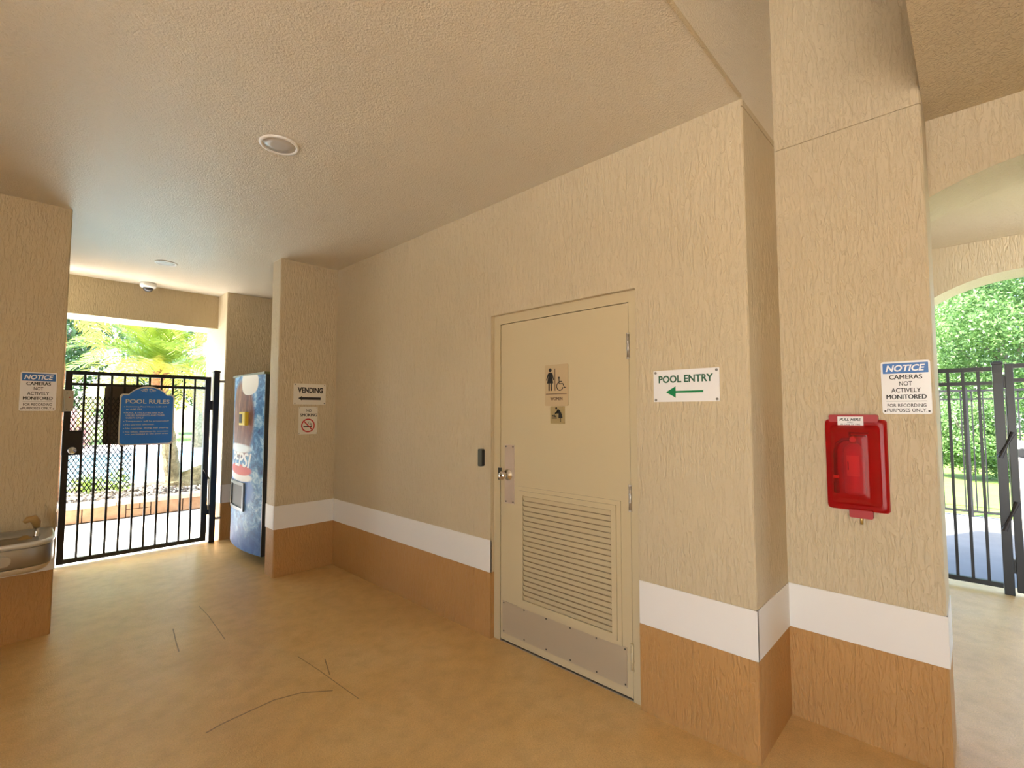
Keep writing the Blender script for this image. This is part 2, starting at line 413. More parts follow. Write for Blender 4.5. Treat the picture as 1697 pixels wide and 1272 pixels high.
# local: x right (-Y), y up, z out; wall opening half width .549, top 2.155
HW = .549; T = 2.155
bm = bmesh.new()
FL, FR_, FT = -.492, .490, T - .060
for b in ((-HW, FL, 0, T, -.13, -.034), (FR_, HW, 0, T, -.13, -.034), (FL, FR_, FT, T, -.13, -.034),
          (FL, FL + .014, 0, FT, -.13, -.084), (FR_ - .014, FR_, 0, FT, -.13, -.084), (FL + .014, FR_ - .014, FT - .014, FT, -.13, -.084)): add_box(bm, *b)
obj('door_frame', bm, M['door'], d)
L0, L1 = FL + .004, FR_ - .004
bm = B((L0, L1, .014, FT - .004, -.080, -.036), bev=.0015); leaf_o = obj('door_leaf', bm, M['door'], d)
obj('frame_gap', B((FL, L0, .0, FT, -.083, -.050), (L1, FR_, 0, FT, -.083, -.050), (FL, FR_, FT - .004, FT, -.083, -.050)), M['gap'], d)
obj('threshold_gap', B((L0, L1, .0, .013, -.12, -.05)), M['gap'], d)
obj('threshold', B((FL, FR_, .0, .006, -.13, -.034)), M['zinc'], d)
# louvre: moulded border and 21 sloped blades
lx0, lx1, ly0, ly1 = -.278, .372, .315, .965
bm = bmesh.new()
for k, (e, zt) in enumerate(((.055, -.030), (.030, -.022))):
    for b in ((lx0 - e, lx0, ly0 - e, ly1 + e), (lx1, lx1 + e, ly0 - e, ly1 + e), (lx0, lx1, ly1, ly1 + e), (lx0, lx1, ly0 - e, ly0)):
        add_box(bm, *b, -.040, zt)
lou = obj('louver_panel', bm, M['door'], d)
obj('louver_backing', B((lx0, lx1, ly0, ly1, -.037, -.0345)), plain('louver_shade', (.30, .22, .12), .7), lou)
sm = None; NS = 21; pt = (ly1 - ly0) / NS
for i in range(NS):
    y = ly0 + i * pt
    if sm is None:
        bm = prism([(0, -.033), (.003, -.033), (pt * .92, -.0235), (pt * .92, -.0265), (pt * .55, -.0335)], lx0, lx1, 'yzx')
        so = obj('slat', bm, M['door'], lou); sm = so.data; so.location.y = y
    else:
        so = bpy.data.objects.new('slat', sm); so.location.y = y; link(so, lou)
kp = obj('kick_plate', B((L0 + .018, L1 - .032, .058, .262, -.037, -.034)), M['dull_steel'], d)
for i in range(6):
    fx = L0 + .03 + (L1 - L0 - .074) * i / 5
    for y in (.070, .250): obj('screw', lathe([(.005, 0), (.005, .001), (.003, .002)], 8), M['dark_screw'], kp, loc=(fx, y, -.034))
pp = obj('pull_plate', prism(rrect(.088, .385, .006, 3, L0 + .082, 1.09), -.037, -.034), M['steel'], d)
screws(pp, [(L0 + .05, 1.27), (L0 + .114, 1.27), (L0 + .05, .91), (L0 + .114, .91)], -.034, M['dark_screw'], .005)
kb = obj('knob', lathe([(.036, 0), (.036, .006), (.016, .010), (.013, .035), (.024, .042), (.030, .056), (.027, .070), (.014, .076), (.0, .077)], 24), M['bright_steel'], d, True, loc=(L0 + .072, 1.085, -.034))
obj('keyhole', lathe([(.006, 0), (.006, .002)], 10), M['dark_screw'], kb, loc=(0, 0, .0765))
obj('latch_guard', B((FL - .016, L0 + .008, 1.045, 1.125, -.040, -.028)), M['dark_plastic'], d)
for y in (1.855, 1.043, .225):
    h = obj('hinge', lathe([(.0085, -.062), (.0085, .062)], 12, axis='y'), M['zinc'] if y > .5 else M['door'], d, True, loc=(L1 + .002, y, -.029))
    for e in (-.066, .066, -.02, .02): obj('knuckle', lathe([(.0098, -.004), (.0098, .004)], 12, axis='y'), M['zinc'] if y > .5 else M['door'], h, loc=(0, e, 0))

# ------------------------------------------------------------------ signs
def zc(y, yc): return y - yc
# tactile WOMEN sign on the door
s = thing('restroom_sign', 'tan tactile plaque with woman and wheelchair symbols and the word WOMEN', 'sign', (XW + .036, 1.822, 1.536), R_MAIN)
w, h = .178, .252
obj('panel', prism(rrect(w, h, .008, 4, 0, h / 2), 0, .006), M['sign_tan'], s)
bm = bmesh.new()
add_lathe(bm, [(.0115, .006), (.0115, .0068)], 20, (-.046, .219, 0))
add_prism(bm, [(-.057, .203), (-.035, .203), (-.027, .196), (-.0135, .158), (-.020, .155), (-.033, .188), (-.0215, .137), (-.0705, .137), (-.059, .188), (-.072, .155), (-.0785, .158), (-.065, .196)], .006, .0068)
add_box(bm, -.060, -.050, .092, .140, .006, .0068); add_box(bm, -.042, -.032, .092, .140, .006, .0068)
obj('woman_symbol', bm, M['ink'], s)
bm = bmesh.new()
add_lathe(bm, [(.0065, .006), (.0065, .0068)], 16, (.022, .169, 0))
add_stroke(bm, [(.022, .163), (.024, .133), (.052, .133), (.064, .108), (.075, .112)], .006, .006, .0008)
add_stroke(bm, [(.023, .147), (.045, .147)], .005, .006, .0008)
add_stroke(bm, arc_pts(.029, .118, .0245, 105, 345, 20), .005, .006, .0008)
obj('wheelchair_symbol', bm, M['ink'], s)
obj('divider', B((-.010, -.006, .092, .226, .006, .0072), (-.080, .080, .070, .074, .006, .0072)), M['brown_ink'], s)
text(s, 'WOMEN', .002, .043, .0066, M['brown_ink'], w=.092, h=.019, bold=.006)
# baby changing plate
s = thing('baby_changing_sign', 'small square brassy plate with baby changing pictogram below WOMEN plaque', 'sign', (XW + .036, 1.816, 1.428), R_MAIN)
obj('panel', prism(rrect(.110, .105, .003, 3, 0, .0525), 0, .003), M['sign_olive'], s)
bm = bmesh.new()
add_lathe(bm, [(.0075, .003), (.0075, .0038)], 16, (-.008, .093, 0))
add_prism(bm, [(.004, .090), (.020, .080), (.034, .058), (.040, .034), (.008, .034), (.010, .062), (-.012, .072), (-.020, .062), (-.016, .059), (-.012, .064)][::-1], .003, .0038)
add_box(bm, .021, .026, .010, .036, .003, .0038); add_box(bm, -.042, -.004, .031, .037, .003, .0038)
add_lathe(bm, [(.0055, .003), (.0055, .0038)], 14, (-.036, .047, 0))
add_prism(bm, [(-.029, .040), (-.006, .040), (-.008, .052), (-.016, .047), (-.024, .058), (-.029, .050)], .003, .0038)
obj('pictogram', bm, M['ink'], s)
screws(s, [(-.048, .098), (.048, .098), (-.048, .007), (.048, .007)], .003, M['brass'], .003)
# pool entry
s = thing('pool_entry_sign', 'white rectangular sign reading POOL ENTRY with a green arrow', 'sign', (XW, 1.000, 1.549), R_MAIN)
obj('panel', prism(rrect(.328, .157, .003, 2, 0, .0785), -.0006, .005), M['sign_white'], s)
text(s, 'POOL ENTRY', .0, .112, .0056, M['green_dark'], w=.272, h=.037, bold=.028)
obj('arrow', prism([(-.098, .048), (-.048, .076), (-.048, .0535), (.088, .0535), (.088, .0435), (-.048, .0435), (-.048, .020)], .005, .0058), M['green'], s)
screws(s, [(-.152, .146), (.152, .146), (-.152, .010), (.152, .010)], .005, M['screw'], .0065)
# vending
s = thing('vending_sign', 'pale sign reading VENDING with a thick black arrow', 'sign', (2.004, 4.615, 1.570), R_BACK)
obj('panel', prism(rrect(.312, .198, .004, 2, 0, .099), -.0006, .003), M['sign_cream'], s)
text(s, 'VENDING', .004, .137, .0036, M['ink'], w=.245, h=.055, bold=.045)
obj('arrow', prism([(-.112, .059), (-.078, .079), (-.078, .070), (.106, .070), (.106, .044), (-.078, .044), (-.078, .038)], .003, .0038), M['ink'], s)
screws(s, [(-.143, .188), (.143, .188), (-.143, .010), (.143, .010)], .003, M['dark_screw'], .005)
# no smoking
s = thing('no_smoking_sign', 'small pale NO SMOKING sign with red prohibition circle', 'sign', (1.992, 4.615, 1.285), R_BACK)
obj('panel', prism(rrect(.182, .262, .008, 3, 0, .131), -.0006, .002), M['sign_cream'], s)
text(s, 'NO', .004, .226, .0026, M['ink'], w=.050, h=.026, bold=.012)
text(s, 'SMOKING', .004, .184, .0026, M['ink'], w=.160, h=.028, bold=.003)
bm = bmesh.new()
add_stroke(bm, arc_pts(.0, .084, .060, 0, 360, 40), .012, .002, .0008); add_stroke(bm, [(-.042, .126), (.042, .042)], .011, .0023, .0008)
obj('prohibition_ring', bm, M['red_print'], s)
bm = B((-.044, .010, .066, .077, .002, .0026), (.014, .036, .066, .077, .002, .0026))
add_stroke(bm, [(.006, .118), (.0, .108), (.008, .098), (.022, .096), (.034, .082)], .004, .002, .0005); add_stroke(bm, [(.014, .122), (.018, .108), (.032, .100), (.038, .084)], .004, .002, .0005)
obj('cigarette_symbol', bm, M['ink'], s)
screws(s, [(-.083, .253), (.083, .253), (-.083, .009), (.083, .009)], .002, M['dark_screw'], .0035)
# notices
def notice(label, loc, rot, w, h):
    s = thing('notice_sign', label, 'sign', loc, rot)
    obj('panel', prism(rrect(w, h, .010, 4, 0, h / 2), -.0006, .002), M['sign_white'], s)
    hd = obj('header', prism(rrect(w * .92, h * .195, .002, 2, 0, h * .868), .002, .0026), M['notice_blue'], s)
    text(hd, 'NOTICE', 0, h * .868, .0031, M['white_print'], w=w * .80, h=h * .125, bold=.03, shear=.25)
    for k, (tx, fw_) in enumerate((('CAMERAS', .66), ('NOT', .26), ('ACTIVELY', .60), ('MONITORED', .80))):
        text(s, tx, 0, h * (.700 - .125 * k), .0026, M['ink'], w=w * fw_, h=h * .085, bold=.014)
    obj('rule', B((-w * .41, w * .41, h * .240, h * .246, .002, .0025)), M['ink'], s)
    text(s, 'FOR RECORDING', 0, h * .165, .0026, M['ink'], w=w * .78, h=h * .062, bold=.012)
    text(s, 'PURPOSES ONLY.', 0, h * .073, .0026, M['ink'], w=w * .80, h=h * .062, bold=.012)
    screws(s, [(-w * .44, h * .055), (w * .44, h * .055)], .002, M['dark_screw'], .004)
    return s
notice('white and blue camera NOTICE sign above the drinking fountain', (.134, 4.57, 1.506), R_BACK, .178, .262)
notice('white and blue camera NOTICE sign beside the red extinguisher box', (XP, .208, 1.490), R_MAIN, .172, .236)
# small box beside the door frame
s = thing('door_sensor', 'small dark plastic box on wall beside the restroom door frame', 'sensor', (XW, 2.445, 1.128), R_MAIN)
obj('body', prism(rrect(.040, .118, .008, 3, 0, .059), -.0006, .026), plain('grey_green_plastic', (.075, .08, .06), .45), s)
obj('side_panel', B((.0185, .0215, .008, .110, 0, .024)), M['ink'], s)

# ------------------------------------------------------------------ extinguisher box
s = thing('extinguisher_box', 'red translucent wall box with a PULL HERE label', 'box', (XP, .399, 1.022), R_MAIN)
w, h = .238, .452
out = rrect(w, h - .03, .014, 4, 0, h / 2 + .005)
tray = obj('back_tray', prism(out, -.0006, .006), M['red_tray'], s)
tabt = rrect(.190, .035, .008, 3, -.005, h - .005); tabb = rrect(.090, .04, .008, 3, .012, .008)
obj('top_tab', prism(tabt, 0, .030), M['red_tray'], s); obj('bottom_tab', prism(tabb, 0, .024), M['red_tray'], s)
# bulged cover shell
bm = bmesh.new(); rings = []
for e, z in ((0, .006), (.002, .022), (.012, .030), (.026, .031), (.040, .062), (.062, .088), (.085, .094)):
    rings.append([bm.verts.new((x, y, z)) for x, y in rrect(w - 2 * e * .92, h - .03 - 2 * e, max(.012, .02 - e * .1), 4, -.006 * (e > .03), h / 2 + .005)])
for a, b in zip(rings, rings[1:]):
    n = len(a)
    for k in range(n): bm.faces.new((a[k], a[(k + 1) % n], b[(k + 1) % n], b[k]))
bm.faces.new(rings[-1])
obj('cover', bm, M['red_cover'], s)
lb = obj('pull_label', B((-.064, .036, h - .042, h + .004, .030, .033)), M['sign_white'], s)
text(lb, 'PULL HERE', -.014, h - .010, .0335, M['ink'], w=.084, h=.012, bold=.03, shear=.25)
text(lb, 'ONLY', -.014, h - .023, .0335, M['ink'], w=.024, h=.006)
text(lb, 'IN CASE OF FIRE', -.014, h - .033, .0335, M['ink'], w=.076, h=.007)
obj('lock_pin', lathe([(.006, -.032), (.006, -.004), (.004, .0)], 12, axis='y'), M['brass'], s, True, loc=(.012, -.008, .012))
e = thing('fire_extinguisher', 'red fire extinguisher with black hose inside the translucent box', 'extinguisher', (XP - .048, .402, 1.122), R_MAIN)
obj('cylinder', lathe([(.028, 0), (.038, .004), (.039, .015), (.039, .185), (.034, .212), (.020, .228), (.015, .232)], 28, axis='y'), M['ext_red'], e, True)
bm = bmesh.new()
for k in range(10):
    a0 = math.radians(52 + 7.6 * k); a1 = math.radians(52 + 7.6 * (k + 1))
    q = [bm.verts.new((.0395 * math.cos(a), y, .0395 * math.sin(a))) for a, y in ((a0, .085), (a1, .085), (a1, .178), (a0, .178))]
    bm.faces.new(q)
lab = obj('label_sticker', bm, M['ext_label'], e)
obj('print_mark', B((-.020, -.016, .112, .150, .0340, .0368)), M['ink'], lab)
obj('valve', lathe([(.013, .230), (.013, .262), (.009, .268)], 16, axis='y'), M['brass'], e, True)
obj('handle', B((-.014, .050, .264, .270, -.009, .009), (-.014, .056, .278, .283, -.009, .009), (-.016, -.010, .262, .284, -.008, .008)), M['hose'], e)
obj('gauge', lathe([(.012, .0), (.012, .008)], 16), M['white_plastic'], e, loc=(.0, .250, .012))
obj('hose', tube([(-.010, .252, .0), (-.040, .248, .004), (-.062, .228, .006), (-.070, .195, .006), (-.071, .12, .006), (-.070, .05, .006)], .008, 10), M['hose'], e, True)
obj('nozzle', lathe([(.009, -.045), (.012, -.04), (.011, .0), (.009, .012)], 14, axis='y'), M['hose'], e, True, loc=(-.070, .045, .006))
obj('hose_clip', lathe([(.0115, -.006), (.0115, .006)], 12, axis='y'), M['ext_label'], e, loc=(-.071, .075, .006))

# ------------------------------------------------------------------ ceiling fixtures
def downlight(label, x, y, r):
    s = thing('recessed_light', label, 'light', (x, y, CZ), (PI, 0, 0))
    bm = bmesh.new(); add_lathe(bm, [(r * .80, -.0005), (r, -.0005), (r, .003), (r * .97, .007), (r * .84, .009), (r * .80, .004)], 40)
    obj('trim_ring', bm, M['white_plastic'], s, True)
    obj('lens', lathe([(r * .81, .0), (r * .80, .004), (r * .4, .0055), (0, .006)], 36), M['lens_grey'], s, True)
downlight('round recessed ceiling light with wide white trim ring above the open floor', .949, 2.64, .100)
downlight('round recessed ceiling light next to the dome camera', .993, 5.575, .092)
s = thing('dome_camera', 'white dome security camera on ceiling by the beam above the gate', 'camera', (1.02, 6.60, CZ), (PI, 0, 0))
obj('housing', lathe([(.074, -.0005), (.076, .03), (.072, .045), (.055, .056)], 32), M['white_plastic'], s, True)
obj('dome', lathe([(.050, .052), (.047, .070), (.036, .086), (.018, .096), (0, .098)], 28), M['smoke_dome'], s, True)

# ------------------------------------------------------------------ drinking fountain
s = thing('drinking_fountain', 'stainless steel wall drinking fountain with rounded front below the NOTICE sign', 'fountain', (.010, 4.57, .56), (0, 0, 0))
def dshape(hw, dep, back=0.0, n=22):
    pts = [(-hw, back), (hw, back)]
    r = min(hw, dep) * .72
    pts = [(-hw, back)] + [(hw, back)]
    for k in range(n + 1):
        a = k / n * PI; ca, sa = math.cos(a), math.sin(a)
        ex = .55
        pts.append((hw * math.copysign(abs(ca) ** ex, ca), -dep + (dep * .62) * (1 - abs(sa) ** ex) if sa > 0 else -dep * .38))
    return pts
def loft(levels, cap0=True, cap1=True):
    bm = bmesh.new(); rings = [[bm.verts.new((x, y, z)) for x, y in dshape(lv[0], lv[1], lv[3] if len(lv) > 3 else 0.0)] for lv in levels for z in (lv[2],)]
    for a, b in zip(rings, rings[1:]):
        for k in range(len(a)): bm.faces.new((a[k], a[(k + 1) % len(a)], b[(k + 1) % len(a)], b[k]))
    if cap0: bm.faces.new(rings[0])
    if cap1: bm.faces.new(rings[-1])
    return bm
obj('lower_skirt', loft([(.205, .415, -.030), (.222, .445, .0), (.224, .450, .012)]), M['trim_cream'], s, True)
obj('apron', loft([(.226, .454, .010), (.228, .460, .020), (.228, .460, .120), (.226, .456, .128)]), plain('brushed_apron', (.34, .32, .29), .34, .9), s, True)
obj('basin', loft([(.226, .456, .126), (.232, .468, .140), (.232, .468, .152), (.224, .455, .160), (.212, .435, .156, -.030), (.190, .395, .134, -.060), (.13, .30, .122, -.09), (.05, .20, .120, -.11)]), plain('brushed_basin', (.68, .68, .67), .3, .6), s, True)
bt = obj('push_button', prism(rrect(.230, .062, .028, 6, -.080, .066), .452, .468), plain('button_steel', (.42, .41, .38), .4, .9), s)
bt.rotation_euler = (PI / 2, 0, 0)
bb = obj('bubbler', lathe([(.020, 0), (.020, .02), (.012, .035), (.012, .060), (.016, .068), (.010, .076)], 20), M['bright_steel'], s, True, loc=(.150, -.12, .118))
obj('mouth_guard', tube([(.0, .0, .07), (-.004, -.01, .105), (-.020, -.02, .130), (-.045, -.025, .128), (-.062, -.025, .112)], [.018, .024, .026, .02, .012], 12), M['amber'], bb, True)
obj('guard_base', lathe([(.055, -.012), (.05, .0), (.03, .016), (.012, .03)], 20), M['amber'], bb, True, loc=(-.055, -.03, 0))

# ------------------------------------------------------------------ vending machine
vx, vy0, vy1, vz0, vz1 = 1.745, 5.02, 5.97, .08, 1.885
s = thing('vending_machine', 'tall blue soda vending machine with cola bottle print in the recess', 'vending machine', (vx, (vy0 + vy1) / 2, 0), R_MAIN)
# local x right (-Y): near end is +x ; y up ; z out (-X)
hw = (vy1 - vy0) / 2
obj('cabinet', B((-hw, hw, vz0, vz1, -.80, -.09), bev=.006), M['dark_plastic'], s)
bow = lambda x: .055 * (1 - (x / hw) ** 2)
bm = bmesh.new(); N = 24
prof = [(-hw + 2 * hw * k / N) for k in range(N + 1)]
pts = [(x, bow(x)) for x in prof] + [(hw, -.085), (-hw, -.085)]
add_prism(bm, pts, vz0 + .02, vz1 - .012, 'xzy')
def print_mat():
    m, nt, b = new_mat('printed_front')
    tc = nd(nt, 'ShaderNodeTexCoord'); sp = nd(nt, 'ShaderNodeSeparateXYZ'); nt.links.new(tc.outputs['Object'], sp.inputs[0])
    X, Y = sp.outputs[0], sp.outputs[1]
    n = noise(nt, coords(nt, (1, 1, 1), 'obj'), 9, 6, .75, .6)
    base = ramp(nt, n, [(.36, (.015, .06, .22)), (.50, (.07, .26, .55)), (.60, (.35, .60, .78)), (.72, (.75, .85, .90))])
    def ell(cx, cy, rx, ry, soft=.12):
        a = math_(nt, 'POWER', math_(nt, 'ABSOLUTE', math_(nt, 'DIVIDE', math_(nt, 'SUBTRACT', X, cx), rx)), 2.4)
        c = math_(nt, 'POWER', math_(nt, 'ABSOLUTE', math_(nt, 'DIVIDE', math_(nt, 'SUBTRACT', Y, cy), ry)), 2.4)
        q = nd(nt, 'ShaderNodeMapRange'); nt.links.new(math_(nt, 'ADD', a, c), q.inputs[0])
        q.inputs[1].default_value = 1 - soft; q.inputs[2].default_value = 1 + soft; q.inputs[3].default_value = 1; q.inputs[4].default_value = 0
        return q.outputs[0]
    n2 = noise(nt, coords(nt, (1, .25, 1), 'obj'), 14, 4, .7, .5)
    cola = ramp(nt, n2, [(.3, (.07, .02, .012)), (.55, (.24, .09, .05)), (.75, (.55, .32, .22))])
    c = mix(nt, ell(-.06, 1.42, .33, .40, .2), base, cola)
    c = mix(nt, ell(-.12, 1.12, .34, .045, .4), c, (.75, .82, .86))
    c = mix(nt, ell(-.10, .70, .40, .16, .25), c, (.10, .25, .62))
    c = mix(nt, ell(-.10, .83, .36, .05, .2), c, (.85, .84, .82))
    c = mix(nt, ell(-.09, .90, .34, .055, .15), c, (.62, .07, .06))
    low = nd(nt, 'ShaderNodeMapRange'); nt.links.new(Y, low.inputs[0]); low.inputs[1].default_value = .42; low.inputs[2].default_value = .20; low.inputs[3].default_value = 0; low.inputs[4].default_value = .8
    c = mix(nt, low.outputs[0], c, (.06, .13, .36))
    c = mix(nt, ell(.14, 1.80, .20, .13, .05), c, (.80, .76, .66))
    nt.links.new(c, b.inputs['Base Color']); b.inputs['Roughness'].default_value = .42; b.inputs['Specular IOR Level'].default_value = .25
    return m
door_o = obj('front_door', bm, print_mat(), s)
me = text_mesh('PEPSI', w=.62, h=.15, bold=.02, shear=.3)
for v in me.vertices:
    v.co.x -= .06; v.co.y += 1.005; v.co.z = bow(v.co.x) + (.0012 if v.co.z > 0 else .0004)
me.materials.clear(); me.materials.append(M['white_print']); me.name = 'lettering'
link(bpy.data.objects.new('lettering', me), door_o)
obj('door_edge', B((hw - .012, hw + .004, vz0 + .02, vz1 - .012, -.088, .006)), M['dark_plastic'], s)
cb = obj('coin_unit', B((-.03, .15, 1.36, 1.50, .02, .085), bev=.008), plain('yellow_plastic', (.75, .60, .05), .35), s)
obj('display', B((-.01, .07, 1.385, 1.475, .084, .088)), M['ink'], cb)
def curved(bm, xa, xb, ya, yb, t0, t1, n=8):
    q = [xa + (xb - xa) * k / n for k in range(n + 1)]
    add_prism(bm, [(x, bow(x) + t0) for x in q] + [(x, bow(x) + t1) for x in reversed(q)], ya, yb, 'xzy')
sl = bmesh.new()
for b in ((-.36, .12, .745, .775), (-.36, .12, .49, .52), (-.36, -.33, .52, .745), (.09, .12, .52, .745)): curved(sl, *b, -.002, .018)
so = obj('delivery_frame', sl, plain('grey_frame', (.20, .22, .24), .35, .4), s)
sl = bmesh.new(); curved(sl, -.33, .09, .52, .745, -.002, .003)
obj('delivery_slot', sl, M['ink'], so)
obj('top_rail', B((-hw, hw, vz1 - .012, vz1 + .012, -.085, .02)), plain('olive_cap', (.12, .12, .05), .5), s)
for x in (-hw + .06, hw - .06):
    for z in (-.14, -.72): obj('leg', lathe([(.028, 0), (.028, .012), (.012, .02), (.012, vz0 + .004)], 14, axis='y'), M['dark_plastic'], s, loc=(x, 0, z))
obj('antenna', tube([(.33, vz1, -.12), (.33, vz1 + .13, -.12)], .004, 6), M['black'], s)
obj('side_label', B((hw, hw + .0015, .55, 1.15, -.32, -.11)), M['white_plastic'], s)
obj('power_cord', tube([(hw - .03, .3, -.805), (hw + .02, .15, -.82), (hw + .02, .02, -.83)], .006, 6), M['black'], s)

# ------------------------------------------------------------------ pool gate
GY = 6.42
def bars(parent, name, mesh_name, mat, spots, dims):
    first = None
    for x, y, z in spots:
        if first is None:
            o = obj(name, B((-dims[0] / 2, dims[0] / 2, -dims[1] / 2, dims[1] / 2, 0, dims[2])), mat, parent, loc=(x, y, z)); first = o.data
        else:
            o = bpy.data.objects.new(name, first); o.location = (x, y, z); link(o, parent)
g = thing('pool_gate', 'black metal picket gate with mesh panel holding the blue POOL RULES sign', 'gate', (.995, GY, 0))
x0, x1 = .372 - .995, 1.620 - .995
obj('stile', B((x0, x0 + .052, -.025, .025, .028, 1.905), bev=.003), M['black'], g); obj('stile', B((x1 - .058, x1, -.025, .025, .028, 1.905), bev=.003), M['black'], g)
for z, hh in ((1.868, .038), (1.758, .030), (.030, .042)): obj('rail', B((x0 + .05, x1 - .056, -.020, .020, z, z + hh)), M['black'], g)
bars(g, 'picket', 'picket', M['black'], [(.516 - .995 + .1053 * i, 0, .05) for i in range(10)], (.019, .019, 1.82))
# expanded metal
bm = bmesh.new(); mx0, mx1, mz0, mz1 = .424 - .995, .918 - .995, .70, 1.648; cw, ch = .0355, .062
def clip_seg(p, q):
    (xa, za), (xb, zb) = p, q; t0, t1 = 0.0, 1.0
    for a, dlt, lo, hi in ((xa, xb - xa, mx0, mx1), (za, zb - za, mz0, mz1)):
        if abs(dlt) < 1e-9:
            if a < lo or a > hi: return None
            continue
        u0, u1 = (lo - a) / dlt, (hi - a) / dlt
        if u0 > u1: u0, u1 = u1, u0
        t0, t1 = max(t0, u0), min(t1, u1)
    if t1 - t0 < 1e-3: return None
    return (xa + (xb - xa) * t0, za + (zb - za) * t0), (xa + (xb - xa) * t1, za + (zb - za) * t1)
nx = int((mx1 - mx0) / cw) + 32
for i in range(-32, nx):
    for sgn in (1, -1):
        xs_ = mx0 + i * cw; base = (xs_, mz0) if sgn > 0 else (xs_, mz1)
        end = (xs_ + (mz1 - mz0) * cw / ch, mz1) if sgn > 0 else (xs_ + (mz1 - mz0) * cw / ch, mz0)
        c = clip_seg(base, end)
        if c: add_tube(bm, [(c[0][0], .026, c[0][1]), (c[1][0], .026, c[1][1])], .0055, 4)
mp = obj('mesh_panel', bm, M['black'], g); mp['kind'] = 'stuff'
obj('shield_plate', prism(rrect(.46, .605, .03, 4, .905 - .995, 1.464), .032, .038, 'xzy'), plain('shield_grey', (.10, .085, .07), .5), g)
lk = obj('lock_box', B((.369 - .995, .522 - .995, -.040, .030, 1.074, 1.316), bev=.004), M['black'], g)
o = obj('lock_cylinder', lathe([(.034, 0), (.034, .008), (.028, .014), (.012, .012), (.010, .018), (0, .018)], 24), M['bright_steel'], lk, True, loc=(.446 - .995, -.040, 1.122), rot=(PI / 2, 0, 0))
for z in (1.52, .32): obj('hinge', B((x1 - .004, x1 + .022, -.020, .020, z, z + .11)), M['black'], g)
obj('closer_arm', tube([(x1 - .045, -.030, .84), (x1 + .005, -.045, .73)], .009, 8), M['black'], g)
obj('closer_rod', tube([(x1 + .004, -.040, .74), (x1 + .006, -.040, .38)], .006, 8), M['beige_box'], g)
def post(label, x, y, w, top, name='gate_post'):
    s = thing(name, label, 'post', (x, y, 0))
    obj('shaft', B((-w / 2, w / 2, -w / 2, w / 2, 0, top - .02), bev=.003), M['black'], s)
    obj('cap', B((-w / 2 - .005, w / 2 + .005, -w / 2 - .005, w / 2 + .005, top - .028, top - .008), (-w / 2 + .006, w / 2 - .006, -w / 2 + .006, w / 2 - .006, top - .008, top), bev=.003), M['black'], s)
    return s
p = post('black hinge post of the pool gate beside the wall by the vending machine', 1.676, GY, .062, 1.985)
obj('wall_bracket', B((.030, .088, -.012, .012, 1.845, 1.870)), M['zinc'], p)
obj('wall_bracket', B((.030, .088, -.012, .012, .25, .275)), M['zinc'], p)
p = post('black latch post of the pool gate next to the wall with NOTICE sign', .330, GY + .01, .045, 1.98)
obj('wall_bracket', B((-.076, -.02, -.055, -.02, 1.80, 1.86)), M['black'], p)
s = thing('access_box', 'small beige electronic lock box on the pool gate latch side', 'lock box', (.383, GY - .030, 1.505), R_BACK)
obj('body', B((-.012, .052, 0, .205, 0, .045), bev=.003), M['beige_box'], s); obj('keeper', B((-.052, -.014, -.01, .215, -.005, .035), bev=.003), M['beige_box'], s)
screws(s, [(.005, .175), (.005, .02), (.038, .175), (.038, .02), (-.033, .10)], .0445, M['dark_screw'], .004)
obj('indicator', lathe([(.006, 0), (.006, .003)], 10), M['red_print'], s, loc=(.022, .135, .0445))
# pool rules sign
s = thing('pool_rules_sign', 'blue arched-top POOL RULES sign with white border on the gate', 'sign', (1.031, GY - .0245, 1.148), R_BACK)
def rules_outline(g):
    w2, h2 = .238 - g, .540 - g
    r = .03
    pts = [(w2, g + r)] + [(w2, h2 - r)] + arc_pts(w2 - r, h2 - r, r, 0, 90, 4)
    ax = .165; R_ = (ax * ax + .085 ** 2) / (2 * .085); cyy = h2 + .085 - R_
    a = math.degrees(math.asin(ax / R_))
    pts += arc_pts(0, cyy, R_, 90 - a, 90 + a, 16)
    pts += arc_pts(-w2 + r, h2 - r, r, 90, 180, 4) + arc_pts(-w2 + r, g + r, r, 180, 270, 4) + arc_pts(w2 - r, g + r, r, 270, 360, 4)
    return pts
obj('panel', prism(rules_outline(0), 0, .003), M['white_print'], s)
obj('face', prism(rules_outline(.013), .003, .0038), M['sign_blue'], s)
bm = bmesh.new()
for sg in (-1, 1):
    for cx_, r_ in ((.022, .011), (.048, .008)): add_stroke(bm, arc_pts(sg * cx_, .578, r_, 0, 330, 14), .005, .0038, .0006)
    add_stroke(bm, [(sg * .004, .590), (sg * .020, .598), (sg * .040, .592), (sg * .066, .578)], .005, .0038, .0006)
obj('scroll_ornament', bm, M['white_print'], s)
text(s, 'POOL', -.101, .462, .0044, M['white_print'], w=.176, h=.046, bold=.018); text(s, 'RULES', .100, .462, .0044, M['white_print'], w=.182, h=.046, bold=.018)
yy = .405
for ls in (['Swimming Pool Hours 6:00 AM', 'to 6:00 PM'], ['POOL & FACILITIES ARE FOR', 'USE BY RESIDENTS AND THEIR', 'GUESTS ONLY.'], ['Trespassers will be prosecuted!'], ['No parties allowed.'], ['No running, diving, ball playing.'], ['No bikes, skateboards, scooters', 'are permitted in the pool area.']):
    obj('bullet', lathe([(.0045, 0), (.0045, .0008)], 10), M['white_print'], s, loc=(-.196, yy, .0038))
    for ln in ls:
        wd = min(.375, .0129 * len(ln)); text(s, ln, -.183 + wd / 2, yy, .0044, M['white_print'], w=wd, h=.0175, bold=.014); yy -= .0265
    yy -= .0105

